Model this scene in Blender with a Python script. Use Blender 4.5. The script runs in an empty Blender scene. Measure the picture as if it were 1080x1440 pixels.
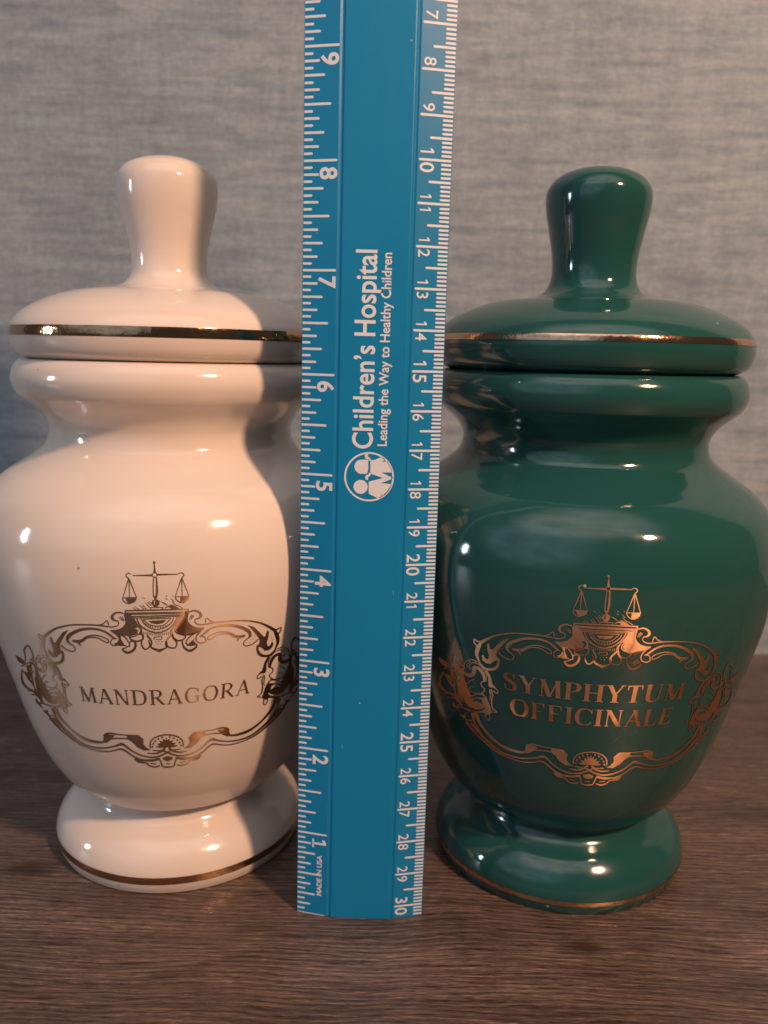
import bpy, bmesh, math, random
import numpy as np
from mathutils import Vector, Matrix
from mathutils.geometry import delaunay_2d_cdt

# ------------------------------------------------------------------ camera, world, lamps, exposure
MM = 0.001
scene = bpy.context.scene
col = scene.collection
FPX = 1170.0                                            # focal length in pixels of the 1080 x 1440 photograph
CAM = np.array([24.746, -213.249, 158.265])             # mm, origin at the foot of the ruler's left edge
PITCH, ROLL, YAW = 0.18932, math.radians(1.4), -0.01207
_f = np.array([math.sin(YAW)*math.cos(PITCH), math.cos(YAW)*math.cos(PITCH), -math.sin(PITCH)])
_s0 = np.array([math.cos(YAW), -math.sin(YAW), 0.0]); _u0 = np.cross(_s0, _f)
_s = math.cos(ROLL)*_s0 + math.sin(ROLL)*_u0
_u = -math.sin(ROLL)*_s0 + math.cos(ROLL)*_u0
cd = bpy.data.cameras.new('camera'); cam = bpy.data.objects.new('camera', cd); col.objects.link(cam)
m = Matrix.Identity(4)
for i in range(3):
    m[i][0], m[i][1], m[i][2], m[i][3] = _s[i], _u[i], -_f[i], CAM[i]*MM
cam.matrix_world = m
cd.sensor_fit = 'VERTICAL'; cd.sensor_height = 36.0; cd.lens = FPX/1440*36.0
cd.clip_start = 0.01; cd.clip_end = 20
cd.dof.use_dof = True; cd.dof.focus_distance = 0.214; cd.dof.aperture_fstop = 13.0
scene.camera = cam

world = bpy.data.worlds.new('World'); scene.world = world; world.use_nodes = True
wn = world.node_tree.nodes; wl = world.node_tree.links
wn['Background'].inputs['Color'].default_value = (0.78, 0.70, 0.66, 1)
wn['Background'].inputs['Strength'].default_value = 0.045

def lamp_dir(az, el, dist, c=(18, 20, 110)):
    a, e = math.radians(az), math.radians(el)
    return Vector((c[0]*MM + dist*math.sin(a)*math.cos(e), c[1]*MM - dist*math.cos(a)*math.cos(e), c[2]*MM + dist*math.sin(e)))
def aim(o, target=(0.018, 0.02, 0.11)):
    d = Vector(target) - o.location
    o.rotation_euler = d.to_track_quat('-Z', 'Y').to_euler()
def lamp(name, kind, loc, color, energy, **kw):
    ld = bpy.data.lights.new(name, kind); ld.color = color; ld.energy = energy
    for k, v in kw.items(): setattr(ld, k, v)
    o = bpy.data.objects.new(name, ld); col.objects.link(o); o.location = loc
    if kind == 'AREA': aim(o)
    return o
def soften(o, power=1.0, breakup=0.0):
    """let a window's light fade towards its edges (curtained window, pale ceiling) instead of ending in a hard rectangle"""
    ld = o.data; ld.use_nodes = True; nt = ld.node_tree; em = nt.nodes['Emission']
    g = nt.nodes.new('ShaderNodeNewGeometry'); sb = nt.nodes.new('ShaderNodeVectorMath'); sb.operation = 'SUBTRACT'; sb.inputs[1].default_value = (0.5, 0.5, 0.0)
    nt.links.new(g.outputs['Parametric'], sb.inputs[0])
    fl = nt.nodes.new('ShaderNodeVectorMath'); fl.operation = 'MULTIPLY'; fl.inputs[1].default_value = (1, 1, 0); nt.links.new(sb.outputs[0], fl.inputs[0])
    ln = nt.nodes.new('ShaderNodeVectorMath'); ln.operation = 'LENGTH'; nt.links.new(fl.outputs[0], ln.inputs[0])
    mr = nt.nodes.new('ShaderNodeMapRange'); mr.interpolation_type = 'SMOOTHERSTEP'
    mr.inputs['From Min'].default_value = 0.5; mr.inputs['From Max'].default_value = 0.2; nt.links.new(ln.outputs['Value'], mr.inputs['Value'])
    out = mr.outputs[0]
    if breakup:
        nz = nt.nodes.new('ShaderNodeTexNoise'); nz.inputs['Scale'].default_value = 7.0; nz.inputs['Detail'].default_value = 6.0; nt.links.new(g.outputs['Parametric'], nz.inputs['Vector'])
        m2 = nt.nodes.new('ShaderNodeMapRange'); nt.links.new(nz.outputs['Fac'], m2.inputs['Value']); m2.inputs['From Min'].default_value = 0.35; m2.inputs['From Max'].default_value = 0.65; m2.inputs['To Min'].default_value = 1.0-breakup; m2.inputs['To Max'].default_value = 1.0
        mu = nt.nodes.new('ShaderNodeMath'); mu.operation = 'MULTIPLY'; nt.links.new(out, mu.inputs[0]); nt.links.new(m2.outputs[0], mu.inputs[1]); out = mu.outputs[0]
    sc_ = nt.nodes.new('ShaderNodeMath'); sc_.operation = 'MULTIPLY'; sc_.inputs[1].default_value = power; nt.links.new(out, sc_.inputs[0])
    nt.links.new(sc_.outputs[0], em.inputs['Strength'])
# a warm room bulb at the right front, a bright gap of window at the left, the dim curtained window and the pale ceiling
lamp('warm_bulb', 'POINT', lamp_dir(41.5, 38, 0.80), (1.0, 0.585, 0.36), 17.5, shadow_soft_size=0.034)
soften(lamp('window_gap', 'AREA', lamp_dir(-77, 8, 1.8), (0.78, 0.88, 1.0), 12.0, shape='RECTANGLE', size=0.20, size_y=0.42), breakup=0.95)
soften(lamp('curtained_window', 'AREA', lamp_dir(-34, 30, 1.25), (0.58, 0.78, 1.0), 4.6, shape='RECTANGLE', size=2.0, size_y=1.6), breakup=0.55)
soften(lamp('ceiling_bounce', 'AREA', lamp_dir(0, 64, 1.3), (1.0, 0.86, 0.82), 9.0, shape='RECTANGLE', size=2.2, size_y=1.5), breakup=0.4)

vs = scene.view_settings
vs.view_transform = 'Standard'; vs.look = 'None'; vs.gamma = 1.0; vs.use_curve_mapping = False; vs.exposure = 0.6
scene.cycles.use_denoising = True

# ------------------------------------------------------------------ materials
def new_mat(name):
    mt = bpy.data.materials.new(name); mt.use_nodes = True
    nt = mt.node_tree; b = nt.nodes['Principled BSDF']
    return mt, nt, b
def N(nt, typ, **kw):
    n = nt.nodes.new(typ)
    for k, v in kw.items():
        if k in n.inputs: n.inputs[k].default_value = v
        else: setattr(n, k, v)
    return n
def ramp(nt, stops, fac):
    r = nt.nodes.new('ShaderNodeValToRGB'); e = r.color_ramp.elements
    while len(e) < len(stops): e.new(0.5)
    for x, (p, c) in zip(e, stops): x.position = p; x.color = (*c, 1)
    nt.links.new(fac, r.inputs['Fac']); return r
def mixc(nt, mode, fac, a, b):
    n = nt.nodes.new('ShaderNodeMix'); n.data_type = 'RGBA'; n.blend_type = mode
    for sock, v in ((n.inputs[0], fac), (n.inputs[6], a), (n.inputs[7], b)):
        if hasattr(v, 'links') or isinstance(v, bpy.types.NodeSocket): nt.links.new(v, sock)
        elif isinstance(v, tuple): sock.default_value = (*v, 1)
        else: sock.default_value = v
    return n.outputs[2]
def obj_coords(nt, scale):
    tc = nt.nodes.new('ShaderNodeTexCoord'); mp = nt.nodes.new('ShaderNodeMapping')
    mp.inputs['Scale'].default_value = scale
    nt.links.new(tc.outputs['Object'], mp.inputs['Vector']); return mp.outputs['Vector']
def noise(nt, vec, scale, detail=4, rough=0.55, dist=0.0):
    n = N(nt, 'ShaderNodeTexNoise', Scale=scale, Detail=detail, Roughness=rough, Distortion=dist)
    nt.links.new(vec, n.inputs['Vector']); return n.outputs['Fac']

def specks(nt, vec, scale, size, rare, c, colour):
    """sparse tiny spots: dust, pinholes, scuffs"""
    vo = N(nt, 'ShaderNodeTexVoronoi', Scale=scale); nt.links.new(vec, vo.inputs['Vector'])
    ls = N(nt, 'ShaderNodeMath', operation='LESS_THAN'); nt.links.new(vo.outputs['Distance'], ls.inputs[0]); ls.inputs[1].default_value = size
    sp = N(nt, 'ShaderNodeSeparateColor'); nt.links.new(vo.outputs['Color'], sp.inputs[0])
    gt = N(nt, 'ShaderNodeMath', operation='GREATER_THAN'); nt.links.new(sp.outputs[0], gt.inputs[0]); gt.inputs[1].default_value = rare
    mu = N(nt, 'ShaderNodeMath', operation='MULTIPLY'); nt.links.new(ls.outputs[0], mu.inputs[0]); nt.links.new(gt.outputs[0], mu.inputs[1])
    return mixc(nt, 'MIX', mu.outputs[0], c, colour)
def glaze(name, base, tint, rough, speck):
    mt, nt, b = new_mat(name)
    v = obj_coords(nt, (1, 1, 1))
    c = mixc(nt, 'MIX', noise(nt, v, 45, 3), base, tint)
    c = specks(nt, v, 120.0, 0.05, 0.86, c, speck)
    nt.links.new(c, b.inputs['Base Color'])
    r = N(nt, 'ShaderNodeMapRange'); nt.links.new(noise(nt, v, 38, 7, 0.7), r.inputs['Value'])
    r.inputs['From Min'].default_value = 0.35; r.inputs['From Max'].default_value = 0.7
    r.inputs['To Min'].default_value = rough*0.6; r.inputs['To Max'].default_value = rough*2.6
    nt.links.new(r.outputs[0], b.inputs['Roughness'])
    b.inputs['IOR'].default_value = 1.64
    bp = N(nt, 'ShaderNodeBump', Strength=0.10, Distance=0.0008); nt.links.new(noise(nt, v, 70, 3), bp.inputs['Height'])
    nt.links.new(bp.outputs[0], b.inputs['Normal'])
    return mt
M_CREAM = glaze('cream_glaze', (0.80, 0.71, 0.64), (0.77, 0.675, 0.60), 0.07, (0.45, 0.36, 0.30))
M_GREEN = glaze('green_glaze', (0.012, 0.072, 0.068), (0.015, 0.081, 0.077), 0.06, (0.35, 0.40, 0.38))

def gilt(name, c, rough, aniso=0.0):
    mt, nt, b = new_mat(name)
    v = obj_coords(nt, (1, 1, 1))
    nt.links.new(mixc(nt, 'MIX', noise(nt, v, 260, 5, 0.7), c, tuple(x*0.72 for x in c)), b.inputs['Base Color'])
    b.inputs['Metallic'].default_value = 1.0
    if aniso:
        tg = N(nt, 'ShaderNodeTangent', direction_type='RADIAL', axis='Z'); nt.links.new(tg.outputs[0], b.inputs['Tangent'])
        b.inputs['Anisotropic'].default_value = aniso; b.inputs['Anisotropic Rotation'].default_value = 0.25
    r = N(nt, 'ShaderNodeMapRange'); nt.links.new(noise(nt, v, 500, 4), r.inputs['Value'])
    r.inputs['To Min'].default_value = rough*0.75; r.inputs['To Max'].default_value = rough*1.4
    nt.links.new(r.outputs[0], b.inputs['Roughness'])
    if not aniso:
        bp = N(nt, 'ShaderNodeBump', Strength=0.5, Distance=0.0006); nt.links.new(noise(nt, v, 130, 4, 0.6), bp.inputs['Height']); nt.links.new(bp.outputs[0], b.inputs['Normal'])
    return mt
M_GOLD_W = gilt('gilt_print', (0.55, 0.33, 0.19), 0.42, 0.9)
M_GOLD_G = gilt('copper_gilt_print', (0.90, 0.50, 0.28), 0.42, 0.9)
M_BAND_W = gilt('gilt_band', (0.66, 0.40, 0.23), 0.10)
M_BAND_G = gilt('copper_gilt_band', (0.90, 0.55, 0.34), 0.10)

def plastic():
    mt, nt, b = new_mat('blue_plastic')
    v = obj_coords(nt, (1, 1, 1))
    c = mixc(nt, 'MIX', noise(nt, v, 60, 4), (0.003, 0.215, 0.47), (0.004, 0.23, 0.49))
    c = specks(nt, obj_coords(nt, (1, 1, 0.8)), 230.0, 0.055, 0.72, c, (0.35, 0.45, 0.52))
    c = specks(nt, obj_coords(nt, (1.0, 1, 0.12)), 320.0, 0.03, 0.90, c, (0.16, 0.36, 0.52))
    nt.links.new(c, b.inputs['Base Color'])
    rg = N(nt, 'ShaderNodeMapRange'); nt.links.new(noise(nt, obj_coords(nt, (1, 1, 0.3)), 90, 6, 0.7), rg.inputs['Value'])
    rg.inputs['To Min'].default_value = 0.26; rg.inputs['To Max'].default_value = 0.46; nt.links.new(rg.outputs[0], b.inputs['Roughness'])
    bp = N(nt, 'ShaderNodeBump', Strength=0.06, Distance=0.0002); nt.links.new(noise(nt, v, 1400, 3), bp.inputs['Height'])
    nt.links.new(bp.outputs[0], b.inputs['Normal'])
    return mt
M_BLUE = plastic()
def ink():
    mt, nt, b = new_mat('white_ink')
    v = obj_coords(nt, (1, 1, 1))
    nt.links.new(mixc(nt, 'MIX', noise(nt, v, 900, 4, 0.7), (0.80, 0.84, 0.90), (0.68, 0.74, 0.82)), b.inputs['Base Color'])
    b.inputs['Roughness'].default_value = 0.45
    return mt
M_INK = ink()

def wood():
    mt, nt, b = new_mat('brown_oak_laminate')
    tc = nt.nodes.new('ShaderNodeTexCoord')
    # low frequency warp so the grain wanders
    warp = N(nt, 'ShaderNodeTexNoise', Scale=9.0, Detail=2.0); nt.links.new(tc.outputs['Object'], warp.inputs['Vector'])
    vm = N(nt, 'ShaderNodeVectorMath', operation='MULTIPLY_ADD')
    nt.links.new(warp.outputs['Color'], vm.inputs[0]); vm.inputs[1].default_value = (0.0, 0.02, 0.0)
    nt.links.new(tc.outputs['Object'], vm.inputs[2])
    def streak(sx, sy, sc, det, ro, dist=0.0):
        mp = nt.nodes.new('ShaderNodeMapping'); mp.inputs['Scale'].default_value = (sx, sy, 1)
        mp.inputs['Rotation'].default_value = (0, 0, math.radians(-3))
        nt.links.new(vm.outputs[0], mp.inputs['Vector'])
        return noise(nt, mp.outputs['Vector'], sc, det, ro, dist)
    broad = streak(1, 5, 11, 4, 0.6, 0.6)
    mid = streak(1, 7, 40, 7, 0.72, 0.5)
    fine = streak(1, 7, 80, 6, 0.7, 0.2)
    hair = streak(1, 6.5, 260, 4, 0.6, 0.1)
    c1 = ramp(nt, [(0.34, (0.080, 0.054, 0.045)), (0.50, (0.112, 0.078, 0.064)), (0.66, (0.152, 0.108, 0.088))], broad).outputs[0]
    c2 = ramp(nt, [(0.38, (0.66, 0.64, 0.63)), (0.50, (0.97, 0.97, 0.97)), (0.62, (1.12, 1.11, 1.1))], mid).outputs[0]
    c = mixc(nt, 'MULTIPLY', 0.85, c1, c2)
    def bands(sx, scale, dist, dscale):
        mp = nt.nodes.new('ShaderNodeMapping'); mp.inputs['Scale'].default_value = (sx, 1, 1); mp.inputs['Rotation'].default_value = (0, 0, math.radians(-2.5))
        nt.links.new(vm.outputs[0], mp.inputs['Vector'])
        w = N(nt, 'ShaderNodeTexWave', wave_type='BANDS', bands_direction='Y', wave_profile='SIN', Scale=scale, Distortion=dist, Detail=4.0)
        w.inputs['Detail Scale'].default_value = dscale; w.inputs['Detail Roughness'].default_value = 0.65
        nt.links.new(mp.outputs[0], w.inputs['Vector']); return w.outputs['Fac']
    grain = bands(0.13, 165, 10.0, 1.1); grain2 = bands(0.20, 320, 14.0, 0.9)
    g1 = ramp(nt, [(0.04, (0.34, 0.31, 0.30)), (0.17, (0.86, 0.86, 0.86)), (0.78, (1.02, 1.02, 1.02)), (0.95, (1.55, 1.5, 1.45))], grain).outputs[0]
    amt = N(nt, 'ShaderNodeMapRange'); nt.links.new(fine, amt.inputs['Value']); amt.inputs['From Min'].default_value = 0.36; amt.inputs['From Max'].default_value = 0.62; amt.inputs['To Min'].default_value = 0.15; amt.inputs['To Max'].default_value = 1.0
    c = mixc(nt, 'MULTIPLY', amt.outputs[0], c, g1)
    g2 = ramp(nt, [(0.04, (0.62, 0.60, 0.59)), (0.20, (0.97, 0.97, 0.97)), (0.84, (1.0, 1.0, 1.0)), (0.97, (1.5, 1.45, 1.4))], grain2).outputs[0]
    c = mixc(nt, 'MULTIPLY', 0.7, c, g2)
    c4 = ramp(nt, [(0.39, (0.45, 0.43, 0.42)), (0.41, (0.97, 0.97, 0.97)), (0.60, (1.0, 1.0, 1.0)), (0.615, (1.75, 1.68, 1.6))], hair).outputs[0]
    c = mixc(nt, 'MULTIPLY', 0.8, c, c4)
    # two dark knots
    for kx, ky, rad in ((0.0794, -0.0022, 0.011), (-0.0844, 0.0252, 0.012)):
        mp = nt.nodes.new('ShaderNodeMapping'); mp.inputs['Location'].default_value = (-kx, -ky*1.9, 0); mp.inputs['Scale'].default_value = (1, 1.9, 1)
        nt.links.new(vm.outputs[0], mp.inputs['Vector'])
        ln = N(nt, 'ShaderNodeVectorMath', operation='LENGTH'); nt.links.new(mp.outputs[0], ln.inputs[0])
        ad = N(nt, 'ShaderNodeMath', operation='MULTIPLY_ADD'); nt.links.new(mid, ad.inputs[0]); ad.inputs[1].default_value = 0.016; nt.links.new(ln.outputs['Value'], ad.inputs[2])
        mr = N(nt, 'ShaderNodeMapRange'); nt.links.new(ad.outputs[0], mr.inputs['Value'])
        mr.inputs['From Min'].default_value = 0.011; mr.inputs['From Max'].default_value = rad + 0.006
        mr.inputs['To Min'].default_value = 0.8; mr.inputs['To Max'].default_value = 0.0
        c = mixc(nt, 'MIX', mr.outputs[0], c, (0.030, 0.016, 0.011))
    nt.links.new(c, b.inputs['Base Color'])
    rr = N(nt, 'ShaderNodeMapRange'); nt.links.new(fine, rr.inputs['Value'])
    rr.inputs['To Min'].default_value = 0.24; rr.inputs['To Max'].default_value = 0.50
    nt.links.new(rr.outputs[0], b.inputs['Roughness'])
    bp = N(nt, 'ShaderNodeBump', Strength=0.5, Distance=0.0002)
    nt.links.new(grain, bp.inputs['Height']); nt.links.new(bp.outputs[0], b.inputs['Normal'])
    return mt
M_WOOD = wood()

def woven_wall():
    mt, nt, b = new_mat('woven_grey_blue_wallpaper')
    hx = noise(nt, obj_coords(nt, (1, 1, 9)), 26, 5, 0.62, 0.3)         # horizontal slubs
    vx = noise(nt, obj_coords(nt, (8, 1, 1)), 24, 4, 0.6, 0.2)          # vertical slubs
    bl = noise(nt, obj_coords(nt, (1, 1, 1)), 16, 4, 0.6)
    th = noise(nt, obj_coords(nt, (1, 1, 6)), 240, 3, 0.6)
    tv = noise(nt, obj_coords(nt, (6, 1, 1)), 240, 3, 0.6)
    c = ramp(nt, [(0.32, (0.215, 0.278, 0.335)), (0.50, (0.292, 0.354, 0.41)), (0.70, (0.375, 0.433, 0.48))], hx).outputs[0]
    c = mixc(nt, 'MULTIPLY', 0.5, c, ramp(nt, [(0.3, (0.82, 0.84, 0.86)), (0.7, (1.16, 1.15, 1.14))], vx).outputs[0])
    c = mixc(nt, 'MULTIPLY', 0.6, c, ramp(nt, [(0.3, (0.80, 0.84, 0.88)), (0.7, (1.16, 1.14, 1.10))], bl).outputs[0])
    c = mixc(nt, 'MULTIPLY', 0.5, c, ramp(nt, [(0.3, (0.62, 0.62, 0.62)), (0.7, (1.3, 1.3, 1.3))], th).outputs[0])
    c = mixc(nt, 'MULTIPLY', 0.5, c, ramp(nt, [(0.3, (0.7, 0.7, 0.7)), (0.7, (1.25, 1.25, 1.25))], tv).outputs[0])
    nt.links.new(c, b.inputs['Base Color']); b.inputs['Roughness'].default_value = 0.85
    bp = N(nt, 'ShaderNodeBump', Strength=0.3, Distance=0.0004)
    ad = N(nt, 'ShaderNodeMath', operation='ADD'); nt.links.new(th, ad.inputs[0]); nt.links.new(tv, ad.inputs[1])
    nt.links.new(ad.outputs[0], bp.inputs['Height']); nt.links.new(bp.outputs[0], b.inputs['Normal'])
    return mt
M_WALL = woven_wall()

# ------------------------------------------------------------------ helpers
def obj(name, verts, faces, mat, parent=None, smooth=True):
    me = bpy.data.meshes.new(name)
    me.from_pydata([tuple(float(x)*MM for x in v) for v in verts], [], [tuple(int(i) for i in f) for f in faces])
    me.materials.append(mat)
    if smooth: me.polygons.foreach_set('use_smooth', [True]*len(me.polygons))
    me.update()
    o = bpy.data.objects.new(name, me); col.objects.link(o)
    if parent is not None: o.parent = parent
    return o
def empty(name, loc):
    o = bpy.data.objects.new(name, None); col.objects.link(o)
    o.location = Vector(loc)*MM; o.empty_display_size = 0.02
    return o
def spline(P, n=10):
    P = np.asarray(P, float); E = np.vstack([2*P[0]-P[1], P, 2*P[-1]-P[-2]]); out = []
    for i in range(1, len(E)-2):
        a, b, c, d = E[i-1:i+3]
        for t in np.linspace(0, 1, n, endpoint=False):
            out.append(.5*((2*b)+(c-a)*t+(2*a-5*b+4*c-d)*t*t+(3*b-a-3*c+d)*t**3))
    out.append(P[-1]); return np.array(out)

# ------------------------------------------------------------------ the setting
WALL_Y = 226.0
tab = obj('table_top', [(-900,-700,0),(900,-700,0),(900,WALL_Y+10,0),(-900,WALL_Y+10,0),(-900,-700,-28),(900,-700,-28),(900,WALL_Y+10,-28),(-900,WALL_Y+10,-28)],
          [(0,1,2,3),(7,6,5,4),(0,4,5,1),(1,5,6,2),(2,6,7,3),(3,7,4,0)], M_WOOD, smooth=False)
tab['kind'] = 'structure'
wal = obj('wall', [(-900,WALL_Y,-60),(900,WALL_Y,-60),(900,WALL_Y,1100),(-900,WALL_Y,1100),(-900,WALL_Y+60,-60),(900,WALL_Y+60,-60),(900,WALL_Y+60,1100),(-900,WALL_Y+60,1100)],
          [(0,1,2,3),(7,6,5,4),(0,4,5,1),(1,5,6,2),(2,6,7,3),(3,7,4,0)], M_WALL, smooth=False)
wal['kind'] = 'structure'

# ------------------------------------------------------------------ jars
KNOB_W = [(0.0,212.6),(4.5,212.3),(8.5,211.4),(11.9,209.8),(13.7,207.8),(14.5,205),(14.2,200),(12.6,193),(11.4,187.6),(11.0,182.8),(11.6,179),(13.9,176.4),(18.3,175)]
KNOB_G = [(0.0,211.6),(4.2,211.3),(8,210.6),(11.3,209.2),(13.5,207.3),(14.9,204.5),(14.8,200),(13.4,193),(12.4,187.5),(12.1,182.6),(12.8,179),(14.7,176.5),(18.3,175)]
LID = [(28.2,173.6),(35,171.3),(41.2,168),(44.5,164.5),(45.3,161.5),(45.0,158.5),(44.1,156.3),(42.6,155.1),(40.5,154.4),(37,154.2)]
BODY = [(34.0,154.3),(37.5,154.3),(42.5,154.2),(44.4,152.8),(45.4,150.4),(45.5,147.7),(44.3,144.6),(42.3,142.6),(38.6,139.4),(36.6,136.3),(36.2,133.5),(37.2,130.2),(40.1,127.4),(44.5,124.3),(49.3,121),(53.8,116),(56.6,109),(57.6,101),(57.3,93.5),(56,84.5),(53.7,75),(50.8,64),(46.4,48.2),(42.4,37.3),(38.6,30.0),(35.6,25.8),(33.6,23.8),(31.5,22.7),(28.8,22.3)]
FOOT = [(29.0,23.2),(29.2,21.0),(30.2,18.4),(32.4,16.2),(35.4,14.0),(38.1,10.8),(39.6,7.2),(39.8,4.0),(39.0,1.1),(37.9,0.0),(33.0,0.0)]
AX_W, AX_G = (-44.2, 43.8), (81.4, 40.5)
SEG = 160

def lathe(name, prof, mat, parent):
    V = []; F = []; n = len(prof)
    for r, z in prof:
        for k in range(SEG):
            a = 2*math.pi*k/SEG; V.append((r*math.cos(a), r*math.sin(a), z))
    for i in range(n-1):
        for k in range(SEG):
            k2 = (k+1) % SEG
            F.append((i*SEG+k, (i+1)*SEG+k, (i+1)*SEG+k2, i*SEG+k2))
    return obj(name, V, F, mat, parent)

body_prof = spline(BODY, 8)
_bz = body_prof[:, 1][::-1]; _br = body_prof[:, 0][::-1]
def body_r(z): return np.interp(z, _bz, _br)
def px_to_surface(px, py, ax):
    """ray through photo pixels -> (angle, height) on the jar body"""
    px = np.asarray(px, float); py = np.asarray(py, float)
    d = _f*FPX + np.outer(px-540, _s) - np.outer(py-720, _u); d /= np.linalg.norm(d, axis=1)[:, None]
    def g(t):
        P = CAM + d*t[:, None]
        return np.hypot(P[:, 0]-ax[0], P[:, 1]-ax[1]) - body_r(P[:, 2])
    lo = np.full(len(px), 120.0); hi = np.full(len(px), np.nan)
    best = np.full(len(px), 1e9); bt = lo.copy()
    for t in np.arange(120, 300, 1.0):
        v = g(np.full(len(px), t))
        new = np.isnan(hi) & (v < 0); hi[new] = t
        bb = (v < best) & np.isnan(hi); best[bb] = v[bb]; bt[bb] = t
    miss = np.isnan(hi); hi[miss] = bt[miss]; lo = hi-1.0
    for _ in range(18):
        mid = (lo+hi)/2; v = g(mid); ins = v < 0
        hi = np.where(ins, mid, hi); lo = np.where(ins, lo, mid)
    hi[miss] = bt[miss]
    P = CAM + d*hi[:, None]
    return np.stack([np.arctan2(P[:, 1]-ax[1], P[:, 0]-ax[0]), P[:, 2]], 1)

# ---- flat print: 2-D strokes and fills -> triangles in (angle, height) -> laid on the glaze
class Print2D:
    def __init__(self): self.V = []; self.F = []; self.n = 0
    def add(self, v, f):
        self.F += [tuple(i+self.n for i in t) for t in f]; self.V.append(np.asarray(v, float)); self.n += len(v)
    def stroke(self, pts, w, smooth=True, n=5):
        pts = np.asarray(pts, float); w = np.atleast_1d(np.asarray(w, float))
        if len(w) != len(pts): w = np.interp(np.linspace(0, 1, len(pts)), np.linspace(0, 1, len(w)), w)
        if smooth and len(pts) > 2:
            q = spline(np.column_stack([pts, w]), n); pts, w = q[:, :2], np.maximum(q[:, 2], 0.5*w.min())
        else:
            q = []
            for i in range(len(pts)-1):
                for t in np.linspace(0, 1, 4, endpoint=False): q.append(np.append(pts[i]*(1-t)+pts[i+1]*t, w[i]*(1-t)+w[i+1]*t))
            q.append(np.append(pts[-1], w[-1])); q = np.array(q); pts, w = q[:, :2], q[:, 2]
        d = np.gradient(pts, axis=0); d /= np.linalg.norm(d, axis=1)[:, None]+1e-9
        nn = np.stack([-d[:, 1], d[:, 0]], 1)
        L = pts+nn*w[:, None]/2; R_ = pts-nn*w[:, None]/2; k = len(pts)
        c0 = pts[0]-d[0]*w[0]*0.4; c1 = pts[-1]+d[-1]*w[-1]*0.4
        f = [(i, k+i, k+i+1, i+1) for i in range(k-1)] + [(0, 2*k, k), (k-1, 2*k-1, 2*k+1)]
        self.add(np.vstack([L, R_, [c0], [c1]]), f)
    def fill(self, poly, holes=(), grid=None):
        loops = [np.asarray(poly, float)]+[np.asarray(h, float) for h in holes]
        vs_ = []; ed = []
        for lp in loops:
            b = len(vs_); vs_ += [Vector(p) for p in lp]; ed += [(b+i, b+(i+1) % len(lp)) for i in range(len(lp))]
        lo, hi = loops[0].min(0), loops[0].max(0)
        if grid is None: grid = max((hi-lo).max()/7.0, 1e-6)
        for x in np.arange(lo[0]+grid*.5, hi[0], grid):
            for y in np.arange(lo[1]+grid*.5, hi[1], grid): vs_.append(Vector((x, y)))
        r = delaunay_2d_cdt(vs_, ed, [], 0, 1e-7)
        ov = np.array([tuple(v) for v in r[0]]); of = []
        def inside(p):
            c = False
            for lp in loops:
                x1, y1 = lp[:, 0], lp[:, 1]; x2, y2 = np.roll(x1, -1), np.roll(y1, -1)
                cr = ((y1 > p[1]) != (y2 > p[1])) & (p[0] < (x2-x1)*(p[1]-y1)/(y2-y1+1e-12)+x1)
                if cr.sum() % 2: c = not c
            return c
        for t in r[2]:
            if inside(ov[list(t)].mean(0)): of.append(tuple(t))
        if of: self.add(ov, of)
    def disc(self, c, r, n=12):
        a = np.linspace(0, 2*np.pi, n, endpoint=False)
        self.fill(np.stack([c[0]+r*np.cos(a), c[1]+r*np.sin(a)], 1), grid=r*2)
    def ring(self, c, r, w, n=28):
        a = np.linspace(0, 2*np.pi, n)
        self.stroke(np.stack([c[0]+r*np.cos(a), c[1]+r*np.sin(a)], 1), w, n=2)
    def verts(self): return np.vstack(self.V)

def trace(sx, ox, oy): return Print2D(), (lambda v: np.stack([ox+v[:, 0]/sx, oy+v[:, 1]/sx], 1))

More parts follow.
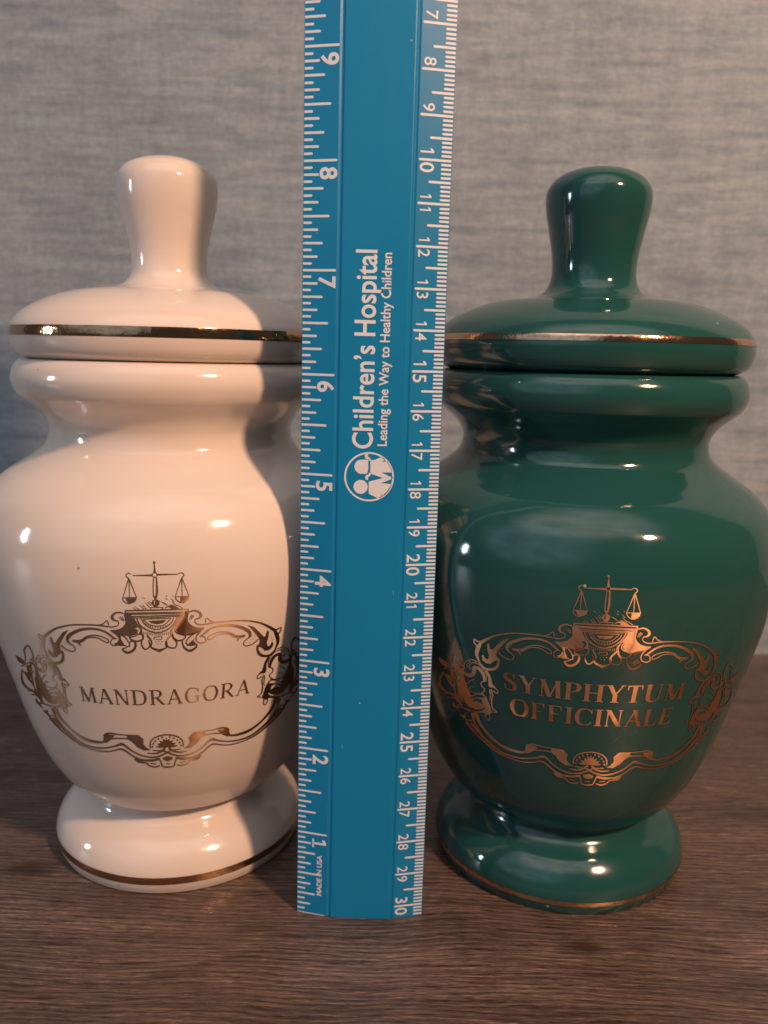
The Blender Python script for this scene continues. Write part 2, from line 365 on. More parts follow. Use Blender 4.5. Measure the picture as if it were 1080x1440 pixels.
def make_center():
    P, T = trace(7.714, 150, 780); s = P.stroke; f = P.fill
    P.disc((517, 85), 15); s([(517, 95), (519, 140), (522, 192)], [8, 16, 28]); P.ring((522, 217), 25, 9)
    s([(494, 222), (285, 225)], [20, 9]); s([(550, 215), (775, 210)], [20, 9])
    s([(262, 208), (240, 199), (216, 209), (212, 230), (230, 247), (240, 268)], [8, 10, 11, 11, 12, 14])
    s([(776, 206), (805, 194), (833, 205), (836, 228), (818, 247), (812, 268)], [8, 10, 11, 12, 13, 14])
    for a, b in (((238, 265), (176, 465)), ((244, 265), (250, 465)), ((248, 265), (325, 463)), ((808, 262), (744, 455)), ((814, 262), (820, 450)), ((820, 262), (895, 446))):
        s([a, b], [12, 7])
    f([(204, 468), (328, 465), (322, 494), (297, 518), (255, 528), (226, 512)]); s([(172, 466), (330, 463)], 8); s([(173, 466), (185, 500), (213, 520), (255, 530)], 10)
    f([(800, 456), (897, 448), (893, 480), (868, 508), (800, 514)]); s([(742, 456), (897, 447)], 8); s([(743, 456), (760, 488), (800, 514), (850, 515)], 10)
    s([(509, 245), (505, 380), (512, 458)], 11); s([(540, 245), (547, 380), (540, 458)], [14, 22, 20]); s([(512, 456), (540, 458)], 14)
    f([(514, 462), (545, 462), (540, 482), (576, 500), (570, 540), (545, 566), (512, 562), (488, 530), (496, 494), (522, 482)], [[(515, 496), (528, 496), (525, 540), (512, 540)]])
    s([(478, 571), (612, 568), (607, 592), (476, 596), (478, 571)], 8, smooth=False)
    for a, b in (((285, 572), (315, 592)), ((303, 560), (352, 592)), ((360, 548), (410, 590)), ((385, 540), (432, 587)), ((420, 520), (468, 570)), ((440, 512), (482, 550)), ((390, 460), (412, 472)), ((455, 500), (490, 530)),
                 ((585, 505), (640, 528)), ((600, 515), (660, 545)), ((645, 440), (655, 452)), ((640, 470), (660, 482)), ((700, 475), (732, 508)), ((708, 508), (762, 555)), ((700, 535), (785, 582)), ((760, 540), (825, 576)), ((715, 440), (722, 448))):
        s([a, b], [4, 8])
    f([(628, 582), (640, 566), (690, 543), (735, 556), (790, 584), (700, 588), (692, 570), (668, 566)])
    s([(203, 606), (885, 590), (884, 622), (207, 634), (203, 606)], [15], smooth=False); s([(203, 642), (872, 626)], 20, smooth=False)
    s([(262, 668), (520, 662), (800, 650)], 11)
    f([(200, 640), (262, 652), (300, 690), (335, 745), (385, 800), (392, 862), (352, 870), (372, 815), (340, 782), (300, 792), (340, 815), (335, 858), (250, 882), (170, 868), (85, 832), (170, 806), (215, 765), (228, 710)])
    f([(790, 652), (884, 632), (876, 700), (898, 755), (960, 788), (1050, 800), (985, 842), (900, 872), (850, 872), (780, 848), (752, 815), (775, 778), (740, 772), (712, 828), (700, 862), (690, 820), (738, 755), (775, 700)])
    s([(325, 685), (360, 755), (440, 815), (550, 842), (650, 815), (728, 750), (770, 672)], 13); s([(372, 690), (412, 752), (480, 795), (552, 808), (640, 785), (705, 728), (728, 680)], 9)
    for k in range(17):
        a = math.pi*(0.06+0.88*k/16); P.disc((556-166*math.cos(a), 690+98*math.sin(a)), 7.5, 8)
    s([(292, 684), (550, 678), (800, 664)], 10); s([(400, 697), (700, 688)], 8); s([(405, 700), (450, 748), (545, 772), (630, 755), (692, 694)], 9)
    f([(455, 716), (555, 712), (650, 704), (612, 738), (552, 750), (494, 742)])
    for k in range(15): s([(405+22*k, 832+20*math.sin(math.pi*k/14)), (407+22*k, 862+14*math.sin(math.pi*k/14))], [9, 4])
    s([(440, 872), (488, 940), (478, 998)], 18); s([(705, 862), (646, 935), (650, 1000)], 18)
    f([(462, 985), (520, 1010), (575, 1022), (640, 1005), (668, 985), (660, 1008), (575, 1056), (490, 1018)])
    s([(515, 916), (516, 892), (600, 886), (600, 914)], 8, smooth=False); s([(530, 918), (595, 916)], 5)
    for x, y in ((548, 966), (582, 964), (565, 940), (535, 942), (600, 938)): P.disc((x, y), 6, 6)
    s([(300, 792), (340, 778), (372, 808), (352, 858), (290, 886), (248, 890)], [12]); s([(248, 888), (270, 920), (335, 936), (395, 912), (392, 862)], [12, 16, 16, 18, 20])
    s([(384, 912), (378, 962), (402, 1014), (440, 1020), (470, 980), (455, 930)], 14); s([(150, 858), (200, 892), (245, 950), (252, 992)], 12)
    f([(86, 834), (150, 850), (158, 920), (195, 975), (238, 1000), (190, 985), (130, 985), (80, 965), (120, 945), (138, 900)])
    s([(250, 945), (300, 935), (316, 985), (285, 1038), (222, 1058), (172, 1022), (205, 1008), (244, 986)], [12, 18, 26, 26, 24, 16, 10, 10])
    s([(768, 775), (742, 808), (765, 848), (862, 878)], 12); s([(862, 878), (835, 915), (775, 930), (728, 902), (712, 860)], [10, 14, 16, 20, 20])
    s([(652, 950), (668, 998), (742, 1006), (762, 952), (735, 918)], 14); s([(962, 848), (905, 886), (860, 945), (885, 980)], 12)
    f([(1050, 800), (985, 845), (958, 905), (900, 950), (868, 985), (920, 985), (970, 960), (940, 930), (975, 890)])
    s([(818, 935), (838, 998), (900, 1040), (970, 1002), (972, 970), (920, 984), (880, 972)], [12, 20, 26, 22, 14, 10, 10])
    for a, b in (((150, 680), (185, 720)), ((165, 668), (200, 712)), ((900, 690), (925, 650)), ((915, 705), (940, 660))): s([a, b], 5)
    return T(P.verts()), P.F

def make_half():
    out_v = []; out_f = []; n = 0
    # upper scroll
    P, T = trace(6.75, 260, 850); s = P.stroke; f = P.fill
    s([(38, 68), (90, 55), (138, 74), (152, 104), (134, 127), (106, 135), (95, 155), (110, 178), (150, 188), (200, 184), (260, 172), (350, 160), (470, 152), (560, 150), (640, 158), (720, 175), (790, 206), (850, 242)],
      [10, 14, 20, 26, 15, 10, 8, 9, 10, 10, 12, 12, 11, 11, 13, 16, 24, 30])
    s([(845, 238), (880, 232), (908, 214), (908, 245), (884, 275)], [14, 12, 9, 10, 12])
    s([(845, 235), (866, 275), (880, 320), (880, 360), (862, 408)], [16, 36, 34, 26, 14])
    s([(194, 172), (200, 136), (216, 130), (242, 152), (292, 166)], [7, 9, 9, 9, 7])
    s([(32, 80), (24, 120), (30, 165), (75, 206), (130, 220), (185, 220)], 9)
    for a, b in (((55, 105), (45, 140)), ((72, 95), (62, 130)), ((85, 100), (80, 118))): s([a, b], 5)
    f([(0, 60), (30, 70), (22, 120), (28, 165), (72, 208), (130, 224), (190, 220), (150, 245), (105, 262), (60, 270), (0, 292)])
    s([(140, 300), (165, 288), (195, 262), (245, 226), (310, 202), (400, 193), (480, 200), (556, 224), (606, 254), (620, 290), (600, 318), (566, 344), (556, 370), (576, 390), (616, 384), (662, 358), (692, 330)],
      [8, 14, 18, 16, 18, 20, 24, 30, 32, 24, 12, 9, 9, 9, 9, 11, 12])
    s([(106, 330), (112, 292), (138, 256), (178, 226)], 10); s([(106, 330), (125, 354), (165, 362), (194, 350), (198, 326), (178, 300), (140, 298)], 9)
    s([(215, 328), (222, 302), (270, 275), (340, 256), (420, 262), (478, 292), (530, 296), (566, 290), (562, 302), (520, 312), (494, 346)], [8, 8, 9, 10, 10, 14, 12, 9, 8, 14, 6])
    s([(218, 330), (250, 324), (300, 292), (350, 275), (420, 276), (465, 300), (500, 312)], [8, 8, 8, 9, 10, 14, 14])
    f([(595, 193), (655, 213), (705, 260), (745, 303), (765, 300), (779, 245), (797, 255), (790, 310), (775, 360), (785, 395), (808, 385), (825, 352), (838, 362), (830, 402), (800, 428), (760, 437), (738, 415), (715, 400), (690, 405), (680, 390), (706, 368), (710, 335), (690, 300), (650, 250)])
    s([(686, 396), (692, 440), (715, 474), (760, 486), (800, 480), (842, 445), (868, 402)], [14, 24, 28, 22, 20, 16, 12])
    for x, y in ((640, 330), (655, 318), (662, 296), (610, 368), (820, 312), (828, 330)): P.disc((x, y), 4, 6)
    out_v.append(T(P.verts())); out_f += [tuple(i+n for i in t) for t in P.F]; n += P.n
    # side bracket
    P, T = trace(11.07, 350, 880); s = P.stroke; f = P.fill
    f([(300, 465), (245, 555), (205, 690), (160, 760), (200, 735), (235, 735), (266, 715), (272, 590), (320, 490)])
    s([(190, 705), (130, 785), (128, 812), (160, 812), (195, 785)], 14); s([(225, 760), (200, 850), (212, 940), (190, 1050), (130, 1100), (190, 1105)], [14, 18, 20, 18, 12, 12]); s([(245, 770), (232, 860), (240, 930)], [18, 14, 8])
    s([(440, 352), (520, 326), (590, 350), (628, 412), (606, 462)], [12, 14, 16, 16, 14]); s([(540, 350), (580, 400), (570, 450)], 9)
    s([(300, 640), (300, 560), (350, 460), (430, 385), (510, 372), (552, 425), (522, 472)], [8, 10, 12, 14, 14, 14, 12])
    s([(325, 640), (335, 570), (378, 490), (432, 446), (485, 440), (478, 510), (520, 560), (585, 545), (650, 500)], [30, 44, 46, 42, 44, 60, 62, 46, 20])
    s([(310, 640), (370, 662), (362, 716), (320, 760), (335, 806), (400, 828), (480, 812)], 15); s([(468, 745), (500, 720), (530, 756), (505, 800), (430, 822)], 12); s([(470, 620), (520, 640), (575, 690)], [12, 16, 12])
    f([(292, 872), (345, 822), (420, 838), (505, 862), (545, 765), (600, 650), (655, 700), (648, 900), (604, 968), (545, 1046), (470, 1100), (380, 1118), (310, 1115), (262, 1145), (200, 1118), (222, 1045), (252, 955)],
      [[(302, 886), (350, 848), (430, 848), (505, 884), (503, 908), (430, 884), (352, 890)], [(336, 990), (350, 930), (410, 902), (470, 922), (486, 950), (430, 942), (380, 958)], [(296, 1028), (350, 1060), (430, 1068), (520, 1036), (588, 958), (618, 880), (628, 900), (596, 985), (522, 1072), (430, 1098), (340, 1084), (298, 1056)]])
    s([(240, 1112), (226, 1195), (246, 1225), (282, 1180), (292, 1120)], 15)
    s([(440, 1115), (405, 1200), (330, 1320), (220, 1460)], [34, 34, 24, 18]); s([(470, 1130), (440, 1250), (350, 1400), (300, 1470)], [44, 26, 14, 14]); s([(600, 1150), (500, 1310), (400, 1420)], [14, 14, 12])
    s([(640, 1150), (600, 1180), (540, 1250), (560, 1290)], [20, 22, 24, 10])
    # outer leaves of the bracket
    f([(655, 700), (700, 640), (690, 780), (700, 900), (660, 1000), (600, 1060), (640, 940)])
    s([(650, 500), (700, 430), (730, 480), (720, 560)], [14, 24, 26, 10]); s([(690, 560), (735, 600), (745, 720), (720, 840), (690, 960)], [12, 18, 22, 18, 10]); s([(760, 560), (790, 520), (780, 640)], [8, 26, 8])
    s([(650, 1000), (690, 1060), (640, 1110)], [12, 20, 10]); s([(655, 430), (680, 370), (705, 400)], [12, 16, 10])
    out_v.append(T(P.verts())); out_f += [tuple(i+n for i in t) for t in P.F]; n += P.n
    # lower scroll
    P, T = trace(5.684, 220, 980); s = P.stroke; f = P.fill
    s([(952, 10), (925, 85), (852, 178), (780, 240), (720, 275), (650, 298), (600, 305), (578, 294), (570, 262)], [24, 22, 16, 18, 20, 18, 14, 16, 22])
    s([(575, 252), (530, 243), (450, 260), (370, 274), (298, 284)], [14, 13, 8, 8, 10]); s([(385, 300), (450, 290), (530, 285)], 9); f([(488, 262), (578, 248), (580, 290), (612, 306), (560, 312), (520, 292)])
    f([(292, 284), (385, 268), (392, 298), (352, 330), (322, 370), (272, 405), (216, 408), (250, 384), (268, 356), (260, 318)])
    s([(985, 85), (940, 140), (870, 215), (800, 275), (740, 314), (660, 341), (580, 352), (500, 346), (450, 336), (418, 350), (370, 396), (300, 440), (220, 465), (150, 462), (85, 438)], [16, 20, 18, 14, 13, 11, 10, 12, 20, 14, 11, 10, 12, 13, 14])
    s([(1015, 90), (960, 158), (880, 232), (800, 296), (740, 331), (660, 362), (580, 380), (520, 380), (460, 373), (420, 392), (370, 436), (300, 476), (220, 490), (160, 484)], [9, 11, 14, 13, 9, 8, 8, 9, 12, 13, 11, 12, 18, 18])
    s([(102, 406), (140, 430), (190, 438), (248, 428)], [16, 15, 12, 5]); s([(85, 440), (120, 425), (200, 412)], [8, 10, 6])
    s([(158, 486), (150, 520), (140, 548), (100, 557), (78, 557)], 10); s([(168, 540), (212, 543), (252, 526), (268, 505), (330, 490), (356, 462)], 10); f([(78, 470), (132, 478), (128, 496), (104, 508), (78, 508)]); f([(275, 482), (352, 450), (345, 482), (310, 500)]); s([(190, 522), (235, 512)], 6); s([(78, 530), (105, 530)], 6)
    s([(216, 392), (210, 350), (180, 320), (130, 303), (78, 299)], 10)
    f([(78, 400), (78, 318), (86, 345), (104, 330), (106, 352), (132, 342), (126, 364), (158, 362), (140, 380), (175, 386), (140, 398)])
    for a in range(5):
        t = math.radians(8+17*a); P.disc((80+118*math.cos(t), 395-80*math.sin(t)), 8, 7)
    out_v.append(T(P.verts())); out_f += [tuple(i+n for i in t) for t in P.F]; n += P.n
    return np.vstack(out_v), out_f

def make_outer():
    """the leaves on the far side of the bracket, traced where the jar turns away"""
    P, T = trace(9.82, 10, 890); s = P.stroke; f = P.fill
    f([(122, 300), (200, 350), (262, 405), (215, 430), (160, 392), (130, 342)])
    s([(255, 385), (245, 270), (232, 238), (285, 174), (332, 232), (362, 345), (310, 385)], [10, 12, 16, 22, 16, 14, 10])
    s([(205, 452), (300, 408), (400, 388)], [16, 12, 10]); f([(250, 450), (332, 440), (338, 492), (290, 486)])
    s([(212, 500), (202, 600), (228, 700), (290, 762), (385, 802)], [14, 20, 28, 22, 14])
    f([(215, 515), (280, 545), (326, 498), (332, 560), (318, 640), (372, 690), (352, 702), (300, 652), (258, 580)])
    s([(390, 425), (404, 520), (432, 640), (450, 730)], [30, 30, 70, 50]); s([(285, 790), (350, 802), (430, 842), (490, 835)], [14, 20, 18, 24]); s([(325, 850), (400, 852), (455, 905)], [10, 18, 14])
    s([(400, 908), (430, 968), (505, 975), (605, 1012)], [16, 24, 14, 14]); s([(552, 1060), (572, 1130), (645, 1142)], [14, 16, 12]); s([(635, 1180), (705, 1240)], [20, 24])
    return T(P.verts()), P.F

# ---- a small roman capital alphabet (cap height 1)
def roman(ch, P, x0, k, tk, tn, sx=1.0):
    """draw one capital at x0, height k; returns advance"""
    def X(p): return [(x0+a*k*sx, b*k) for a, b in p]
    def st(p, w, smooth=True): P.stroke(X(p), np.asarray(w)*k, smooth=smooth, n=4)
    def stem(x, a=0.0, b=1.0, w=tk): P.fill(X([(x-w/2, a), (x+w/2, a), (x+w/2, b), (x-w/2, b)]))
    def serif(x, y, w, h=0.045): P.fill(X([(x-w/2, y), (x+w/2, y), (x+w/2, y+h), (x-w/2, y+h)]), grid=w*k/3)
    def feet(x, w=None, top=True, bot=True, t=tk):
        w = w or t+0.16
        if bot: serif(x, 0.0, w)
        if top: serif(x, 0.955, w)
    def bar(p, q, w): st([p, q], [w, w], smooth=False)
    def diag(p, q, w):
        (ax, ay), (bx, by) = p, q
        h = w/2*math.hypot(bx-ax, by-ay)/abs(by-ay); P.fill(X([(ax-h, ay), (ax+h, ay), (bx+h, by), (bx-h, by)]))
    if ch == 'I': stem(.16); feet(.16); return .32*k*sx
    if ch == 'M':
        diag((.12, 0), (.15, 1), tn); diag((.15, 1), (.46, .02), tk); diag((.46, .02), (.77, 1), tn); diag((.82, 0), (.77, 1), tk); serif(.12, 0, .2); serif(.82, 0, .26); serif(.10, .955, .16); serif(.82, .955, .18); return .98*k*sx
    if ch == 'A':
        diag((.08, 0), (.38, 1), tn); diag((.70, 0), (.38, 1), tk); bar((.17, .34), (.58, .34), tn); serif(.08, 0, .2); serif(.70, 0, .26); return .80*k*sx
    if ch == 'N':
        stem(.14, w=tn); stem(.70, w=tn); diag((.14, 1), (.70, 0), tk); serif(.14, 0, .2); serif(.10, .955, .18); serif(.70, .955, .2); return .86*k*sx
    if ch == 'D':
        stem(.14); feet(.12); st([(.14, .975), (.40, .965), (.62, .86), (.72, .5), (.62, .14), (.40, .035), (.14, .025)], [tn, tn, tk*.8, tk*1.1, tk*.8, tn, tn]); return .86*k*sx
    if ch in 'RP':
        stem(.14); feet(.12, t=tk); st([(.14, .975), (.36, .97), (.52, .90), (.57, .74), (.50, .56), (.34, .485), (.14, .48)], [tn, tn, tk*.7, tk*1.05, tk*.7, tn, tn])
        if ch == 'R': diag((.34, .49), (.70, 0), tk*.95); serif(.72, 0, .16); return .80*k*sx
        return .66*k*sx
    if ch in 'GOC':
        if ch == 'O':
            st([(.45, .98), (.22, .90), (.10, .5), (.22, .10), (.45, .02), (.68, .10), (.80, .5), (.68, .90), (.45, .98)], [tn, tk*.75, tk*1.1, tk*.75, tn, tk*.75, tk*1.1, tk*.75, tn]); return .92*k*sx
        st([(.74, .78), (.62, .93), (.45, .98), (.22, .90), (.10, .5), (.22, .10), (.46, .02), (.64, .07), (.74, .20)], [tn, tn, tn, tk*.75, tk*1.1, tk*.75, tn, tn, tn]); P.fill(X([(.71, .70), (.76, .70), (.76, .98), (.72, .98)]))
        if ch == 'G': stem(.72, .06, .42, tk*.9); serif(.70, .40, .26); return .86*k*sx
        return .80*k*sx
    if ch == 'S':
        st([(.50, .80), (.40, .95), (.27, .98), (.12, .88), (.12, .68), (.30, .54), (.50, .40), (.53, .20), (.42, .05), (.27, .02), (.12, .08), (.06, .25)], [tn, tn, tn, tk*.7, tk*.9, tk*1.1, tk*1.1, tk*.9, tk*.6, tn, tn, tn]); P.fill(X([(.47, .70), (.52, .70), (.52, .98), (.49, .98)])); P.fill(X([(.05, .02), (.08, .02), (.11, .32), (.06, .32)])); return .62*k*sx
    if ch == 'Y':
        stem(.37, 0, .46); feet(.37, top=False); diag((.37, .42), (.10, 1), tk*.9); diag((.37, .42), (.66, 1), tn); serif(.10, .955, .24); serif(.66, .955, .2); return .74*k*sx
    if ch == 'H': stem(.15); stem(.68); feet(.15); feet(.68); bar((.15, .5), (.68, .5), tn); return .84*k*sx
    if ch == 'T':
        stem(.34); feet(.34, top=False); bar((.03, .965), (.65, .965), tn*1.1); P.fill(X([(.02, .98), (.02, .72), (.05, .72), (.10, .98)])); P.fill(X([(.66, .98), (.66, .72), (.63, .72), (.58, .98)])); return .70*k*sx
    if ch == 'U':
        st([(.15, 1.0), (.15, .35), (.22, .10), (.40, .02), (.58, .10), (.65, .35), (.65, 1.0)], [tk, tk, tk*.9, tn*1.3, tn, tn, tn]); serif(.15, .955, .28); serif(.65, .955, .2); return .80*k*sx
    if ch in 'FE':
        stem(.14); feet(.13, w=tk+.14); bar((.14, .975), (.56, .975), tn); bar((.14, .51), (.44, .51), tn); P.fill(X([(.58, .99), (.58, .74), (.55, .74), (.48, .99)])); P.fill(X([(.46, .40), (.46, .62), (.43, .55), (.43, .47)]))
        if ch == 'E': bar((.14, .025), (.58, .025), tn); P.fill(X([(.60, .01), (.62, .30), (.59, .30), (.50, .01)])); return .70*k*sx
        return .66*k*sx
    if ch == 'L': stem(.14); feet(.13); bar((.14, .025), (.56, .025), tn); P.fill(X([(.58, .01), (.60, .32), (.57, .32), (.48, .01)])); return .66*k*sx
    return .3*k*sx

def lettering(lines, ax, k, tk, tn):
    """lines: (text, pixel of left foot, pixel of right foot, pixel of a baseline point): set along a level circle on the body"""
    V = []; F = []; n = 0
    for text, pl, pr, pb in lines:
        a = px_to_surface([pl[0], pr[0], pb[0]], [pl[1], pr[1], pb[1]], ax)
        zb = a[2, 1]; R_ = float(body_r(zb+k/2)); width = (a[1, 0]-a[0, 0])*R_
        P = Print2D(); x = 0.0; gaps = 0.10*k
        for ch in text: x += roman(ch, P, x, k, tk, tn)+gaps
        v = P.verts(); sc = width/(x-gaps)
        V.append(np.stack([a[0, 0]+v[:, 0]*sc/R_, zb+v[:, 1]], 1)); F += [tuple(i+n for i in t) for t in P.F]; n += P.n
    return np.vstack(V), F

def lay(name, uv, faces, mat, parent, off=0.10):
    th, z = uv[:, 0], uv[:, 1]; r = body_r(z)
    dr = (body_r(z+0.5)-body_r(z-0.5)); L = np.sqrt(1+dr*dr)
    rr = r+off/L; zz = z-off*dr/L
    V = np.stack([rr*np.cos(th), rr*np.sin(th), zz], 1)
    # consistent outward winding
    F = []
    for t in faces:
        a, b, c = (uv[t[0]], uv[t[1]], uv[t[2]])
        cr = (b[0]-a[0])*(c[1]-a[1])-(b[1]-a[1])*(c[0]-a[0])
        F.append(t if cr > 0 else tuple(reversed(t)))
    return obj(name, V, F, mat, parent)

cen_px, cen_f = make_center(); hal_px, hal_f = make_half()
cen = px_to_surface(cen_px[:, 0], cen_px[:, 1], AX_W); hal = px_to_surface(hal_px[:, 0], hal_px[:, 1], AX_W)
out_px, out_f = make_outer(); out = px_to_surface(out_px[:, 0], out_px[:, 1], AX_W)
# axis of the cartouche: halfway between its two ends (pan hooks above, upper scroll tips at the sides)
th_mid = px_to_surface([217, 234], [815, 1040], AX_W)
def th_c(z): return th_mid[0, 0]+(th_mid[1, 0]-th_mid[0, 0])*(z-th_mid[0, 1])/(th_mid[1, 1]-th_mid[0, 1])
hal_f = hal_f+[tuple(i+len(hal) for i in t) for t in out_f]
hal = np.vstack([hal, np.stack([2*th_c(out[:, 1])-out[:, 0], out[:, 1]], 1)])
mir = hal.copy(); mir[:, 0] = 2*th_c(hal[:, 1])-hal[:, 0]
post_g = px_to_surface([855], [835], AX_G)[0]; post_w = px_to_surface([218], [815], AX_W)[0]

def band(name, prof, z0, z1, mat, parent, off=0.12):
    """gilt ring painted on the outline between two heights"""
    pr = np.array([p for p in prof if z0 <= p[1] <= z1]); d = np.gradient(pr, axis=0); nn = np.stack([-d[:, 1], d[:, 0]], 1)
    nn /= np.linalg.norm(nn, axis=1)[:, None]; nn[nn[:, 0] < 0] *= -1
    return lathe(name, pr+nn*off, mat, parent)

def make_jar(name, ax, glz, gold, bandm, knob, label, lines, dth, dz, k, tk, tn, grow=0.0):
    root = empty(name, (ax[0], ax[1], 0)); root['label'] = label; root['category'] = 'jar'; root['group'] = 'lidded apothecary jars'
    b = lathe('body', body_prof, glz, root)
    ft = lathe('foot', spline(FOOT, 8), glz, root)
    lid_pts = [(r+grow*min(1, r/40), z) for r, z in LID]
    full = spline(knob+lid_pts, 8); cut = (len(knob)-1)*8
    kn_prof, lid_prof = full[:cut+1].copy(), full[cut:]
    kn_prof[0, 0] = 0.0
    lid = lathe('lid', lid_prof, glz, root)
    lathe('knob', kn_prof, glz, lid)
    fine = spline(knob+lid_pts, 40)
    fine = fine[(len(knob)-1)*40:]
    band('gilt_band', fine, *( (160.6, 163.3) if grow == 0 else (162.3, 164.0)), bandm, lid)
    band('gilt_band', spline(FOOT, 40), *((3.7, 6.1) if grow == 0 else (3.4, 4.9)), bandm, ft)
    sh = lambda a: np.stack([a[:, 0]+dth, a[:, 1]+dz], 1)
    lay('scales_emblem', sh(cen), cen_f, gold, b)
    lay('scroll_frame', sh(np.vstack([hal, mir])), hal_f+[tuple(i+len(hal) for i in t) for t in hal_f], gold, b, off=0.13)
    uv, f = lettering(lines, ax, k, tk, tn)
    lay('lettering', uv, f, gold, b, off=0.11)
    return root
make_jar('apothecary_jar', AX_W, M_CREAM, M_GOLD_W, M_BAND_W, KNOB_W, 'cream glazed apothecary jar with knobbed lid, gilt cartouche reading MANDRAGORA',
         [('MANDRAGORA', (115, 982), (350, 975), (208, 991))], 0.0, 0.0, 4.7, 0.125, 0.055)
make_jar('apothecary_jar', AX_G, M_GREEN, M_GOLD_G, M_BAND_G, KNOB_G, 'dark green glazed apothecary jar with knobbed lid, copper cartouche reading SYMPHYTUM OFFICINALE',
         [('SYMPHYTUM', (709, 975), (960, 978), (845, 987)), ('OFFICINALE', (718, 1003), (943, 1014), (845, 1021))], post_g[0]-post_w[0], post_g[1]-post_w[1], 5.2, 0.19, 0.06, grow=0.7)

# ------------------------------------------------------------------ ruler
RW, RL = 35.78, 304.8
FRONT = [(0, -0.35), (8.5, -2.25), (9.05, -2.05), (9.45, -2.1), (9.75, -2.5), (10.0, -2.58), (26.1, -2.58), (26.35, -2.5), (26.65, -2.1), (27.0, -2.05), (27.5, -2.25), (RW, -0.35)]
BACK = [(RW, 0.45), (RW-1.0, 0.7), (1.0, 0.7), (0, 0.45)]
def front_y(x):
    xs = [p[0] for p in FRONT]; ys = [p[1] for p in FRONT]; return np.interp(x, xs, ys)
ruler = empty('ruler', (0, 0, 0)); ruler.rotation_euler = (0, 0.0033, 0)
ruler['label'] = 'blue plastic ruler standing upright between the two jars, white inch and centimetre scales'; ruler['category'] = 'ruler'
sec = FRONT+BACK; ns = len(sec)
zs = [0, 0.25] + list(np.linspace(4, RL-4, 40)) + [RL]
V = []; F = []
for j, z in enumerate(zs):
    for x, y in sec: V.append((x, y+ (0.12 if j == 0 else 0), z))
for j in range(len(zs)-1):
    for i in range(ns):
        i2 = (i+1) % ns; F.append((j*ns+i, j*ns+i2, (j+1)*ns+i2, (j+1)*ns+i))
F.append(tuple(range(ns-1, -1, -1))); F.append(tuple((len(zs)-1)*ns+i for i in range(ns)))
blade = obj('blade', V, F, M_BLUE, ruler, smooth=False)

def flat_print(name, P, parent, off=0.05):
    v = P.verts(); Vv = np.stack([v[:, 0], front_y(v[:, 0])-off, v[:, 1]], 1); Ff = []
    for t in P.F:
        a, b, c = v[t[0]], v[t[1]], v[t[2]]
        cr = (b[0]-a[0])*(c[1]-a[1])-(b[1]-a[1])*(c[0]-a[0]); Ff.append(t if cr > 0 else tuple(reversed(t)))
    return obj(name, Vv, Ff, M_INK, parent, smooth=False)

rnd = random.Random(4)
def tick(P, x0, x1, z, w):
    """printed tick with rounded inner end, from the edge x0 to x1"""
    d = 1 if x1 > x0 else -1; r = w/2; z += rnd.uniform(-.03, .03)
    pts = [(x0, z-r), (x1-d*r, z-r), (x1-d*r*.3, z-r*.7), (x1, z), (x1-d*r*.3, z+r*.7), (x1-d*r, z+r), (x0, z+r)]
    P.fill(pts, grid=100)
P = Print2D()
for k in range(1, 16*12):
    z = k*25.4/16
    ln = 8.4 if k % 16 == 0 else 6.6 if k % 8 == 0 else 5.1 if k % 4 == 0 else 3.85 if k % 2 == 0 else 2.3
    tick(P, 0.12, ln+rnd.uniform(-.08, .08), z, 0.58)
P.fill([(0.1, 0.1), (8.0, 0.1), (8.0, 0.35), (0.1, 0.35)])
inch_scale = flat_print('inch_scale', P, blade)
P = Print2D()
for k in range(1, 304):
    z = RL-0.85-k
    if z < 0.8: break
    ln = 8.0 if k % 10 == 0 else 5.5 if k % 5 == 0 else 2.6
    tick(P, RW-0.12, RW-ln, z, 0.52 if k % 5 else 0.56)
cm_scale = flat_print('centimetre_scale', P, blade)

def text_mesh(txt, size, weight=0.0, extra=0.0):
    cu = bpy.data.curves.new('txt', 'FONT'); cu.body = txt; cu.size = size; cu.offset = weight; cu.space_character = 1.0+extra
    cu.resolution_u = 4; cu.fill_mode = 'FRONT'
    o = bpy.data.objects.new('txt', cu); col.objects.link(o)
    dg = bpy.context.evaluated_depsgraph_get(); me = bpy.data.meshes.new_from_object(o.evaluated_get(dg))
    v = np.array([tuple(p.co)[:2] for p in me.vertices]).reshape(-1, 2); f = [tuple(p.vertices) for p in me.polygons]
    bpy.data.objects.remove(o); bpy.data.meshes.remove(me); bpy.data.curves.remove(cu)
    return v, f
def put_text(P, txt, cap, center=None, rot=-90, weight=0.0, length=None, base_x=None, z0=None):
    """cap: cap height in mm; centre (x, z) of the glyph box, or base_x/z0/length for a running line"""
    v, f = text_mesh(txt, 10.0, weight*10.0/cap if cap else 0)
    ref, _ = text_mesh('H', 10.0, 0.0)
    h = ref[:, 1].max()-ref[:, 1].min(); v = v*(cap/h)
    if length is not None:
        v[:, 0] = (v[:, 0]-v[:, 0].min())*length/(v[:, 0].max()-v[:, 0].min())
    else:
        v[:, 0] -= (v[:, 0].max()+v[:, 0].min())/2; v[:, 1] -= cap/2
    a = math.radians(rot); c, s = round(math.cos(a)), round(math.sin(a))
    w = np.stack([c*v[:, 0]-s*v[:, 1], s*v[:, 0]+c*v[:, 1]], 1)
    if length is not None: w += np.array([base_x, z0])
    else: w += np.array(center)
    P.add(w, f)
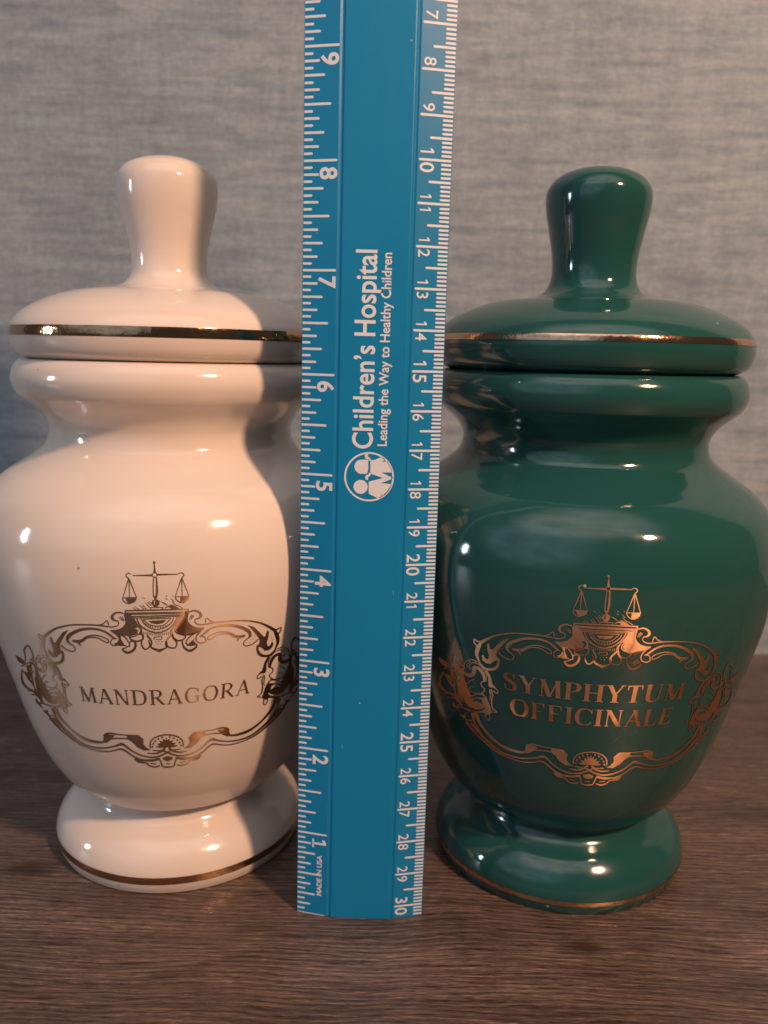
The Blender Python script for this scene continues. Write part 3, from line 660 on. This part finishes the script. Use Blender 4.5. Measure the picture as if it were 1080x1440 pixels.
def figure_one(P, cap, center, w, foot):
    """the figure 1: stem with a flag (and a foot on the inch scale), turned so that its top faces right"""
    def G(p): return [(center[0]-cap/2+y*cap, center[1]-x*cap) for x, y in p]
    P.fill(G([(-w/2, 0), (w/2, 0), (w/2, 1), (-w/2, 1)]), grid=9)
    P.fill(G([(-w/2, 1), (-w/2, 1-w*1.5), (-w*1.9, 0.70), (-w*1.9, 0.70+w*1.1)]), grid=9)
    if foot: P.fill(G([(-w*1.9, 0), (w*1.9, 0), (w*1.9, w*0.8), (-w*1.9, w*0.8)]), grid=9)
def numeral(txt, cap, center, weight, parent, foot=False):
    P = Print2D()
    if txt == '1': figure_one(P, cap, center, 0.17 if foot else 0.13, foot)
    else: put_text(P, txt, cap, center, weight=weight)
    flat_print('numeral', P, parent, off=0.055)
for n in range(1, 10): numeral(str(n), 4.0, (6.2, n*25.4-2.9), 0.10, inch_scale, True)
for n in range(7, 31):
    z = RL-0.85-n*10; big = n % 5 == 0; cap = 3.3 if big else 2.75; xc = RW-6.0; t = str(n)
    if len(t) == 1: numeral(t, cap, (xc, z+1.7), 0.02, cm_scale)
    else:
        dd = 1.75 if big else 1.5; wt = 0.04 if big else 0.02
        numeral(t[0], cap, (xc, z+dd), wt, cm_scale); numeral(t[1], cap, (xc, z-dd), wt, cm_scale)
for txt, cap, ln, bx, z0, wt in (('MADE IN USA', 1.35, 12.6, 7.0, 6.3, 0.04), ("Children\u2019s Hospital", 5.0, 48.6, 18.35, 134.2, 0.08), ('Leading the Way to Healthy Children', 2.3, 47.2, 22.0, 135.0, 0.04)):
    P = Print2D(); put_text(P, txt, cap, rot=90, length=ln, base_x=bx, z0=z0, weight=wt)
    flat_print('lettering', P, blade, off=0.055)
# round emblem: two children side by side in a ring
P = Print2D()
EC, ES = (17.75, 127.0), 1/66.0
def E(pts): return [(EC[0]+(x-505)*ES, EC[1]-(y-795)*ES) for x, y in pts]
P.ring(EC, 405*ES, 30*ES, 56)
def arc(cx, cy, r, a0, a1, n=20): return [(cx+r*math.cos(math.radians(a)), cy+r*math.sin(math.radians(a))) for a in np.linspace(a0, a1, n)]
P.fill(E(arc(365, 970, 120, 0, 360, 30)[:-1]))
P.fill(E([(480, 505), (486, 560), (490, 625), (484, 690), (465, 745)]+arc(375, 625, 122, 100, 260, 16)))
P.fill(E([(520, 515), (600, 500), (710, 450), (745, 472), (775, 500), (705, 530), (805, 528), (860, 610), (893, 695), (890, 712), (705, 712), (880, 790), (876, 825), (705, 897), (890, 905), (862, 985), (810, 1062), (765, 1108), (690, 1085), (745, 1120), (690, 1152), (655, 1152), (505, 1085), (500, 885), (520, 870), (742, 808), (525, 740)]))
P.stroke(E([(452, 425), (455, 470), (495, 478), (512, 515)]), [58*ES, 50*ES, 34*ES, 36*ES]); P.stroke(E([(470, 840), (465, 792), (505, 768), (515, 735)]), [40*ES, 48*ES, 36*ES, 34*ES])
flat_print('emblem', P, blade)
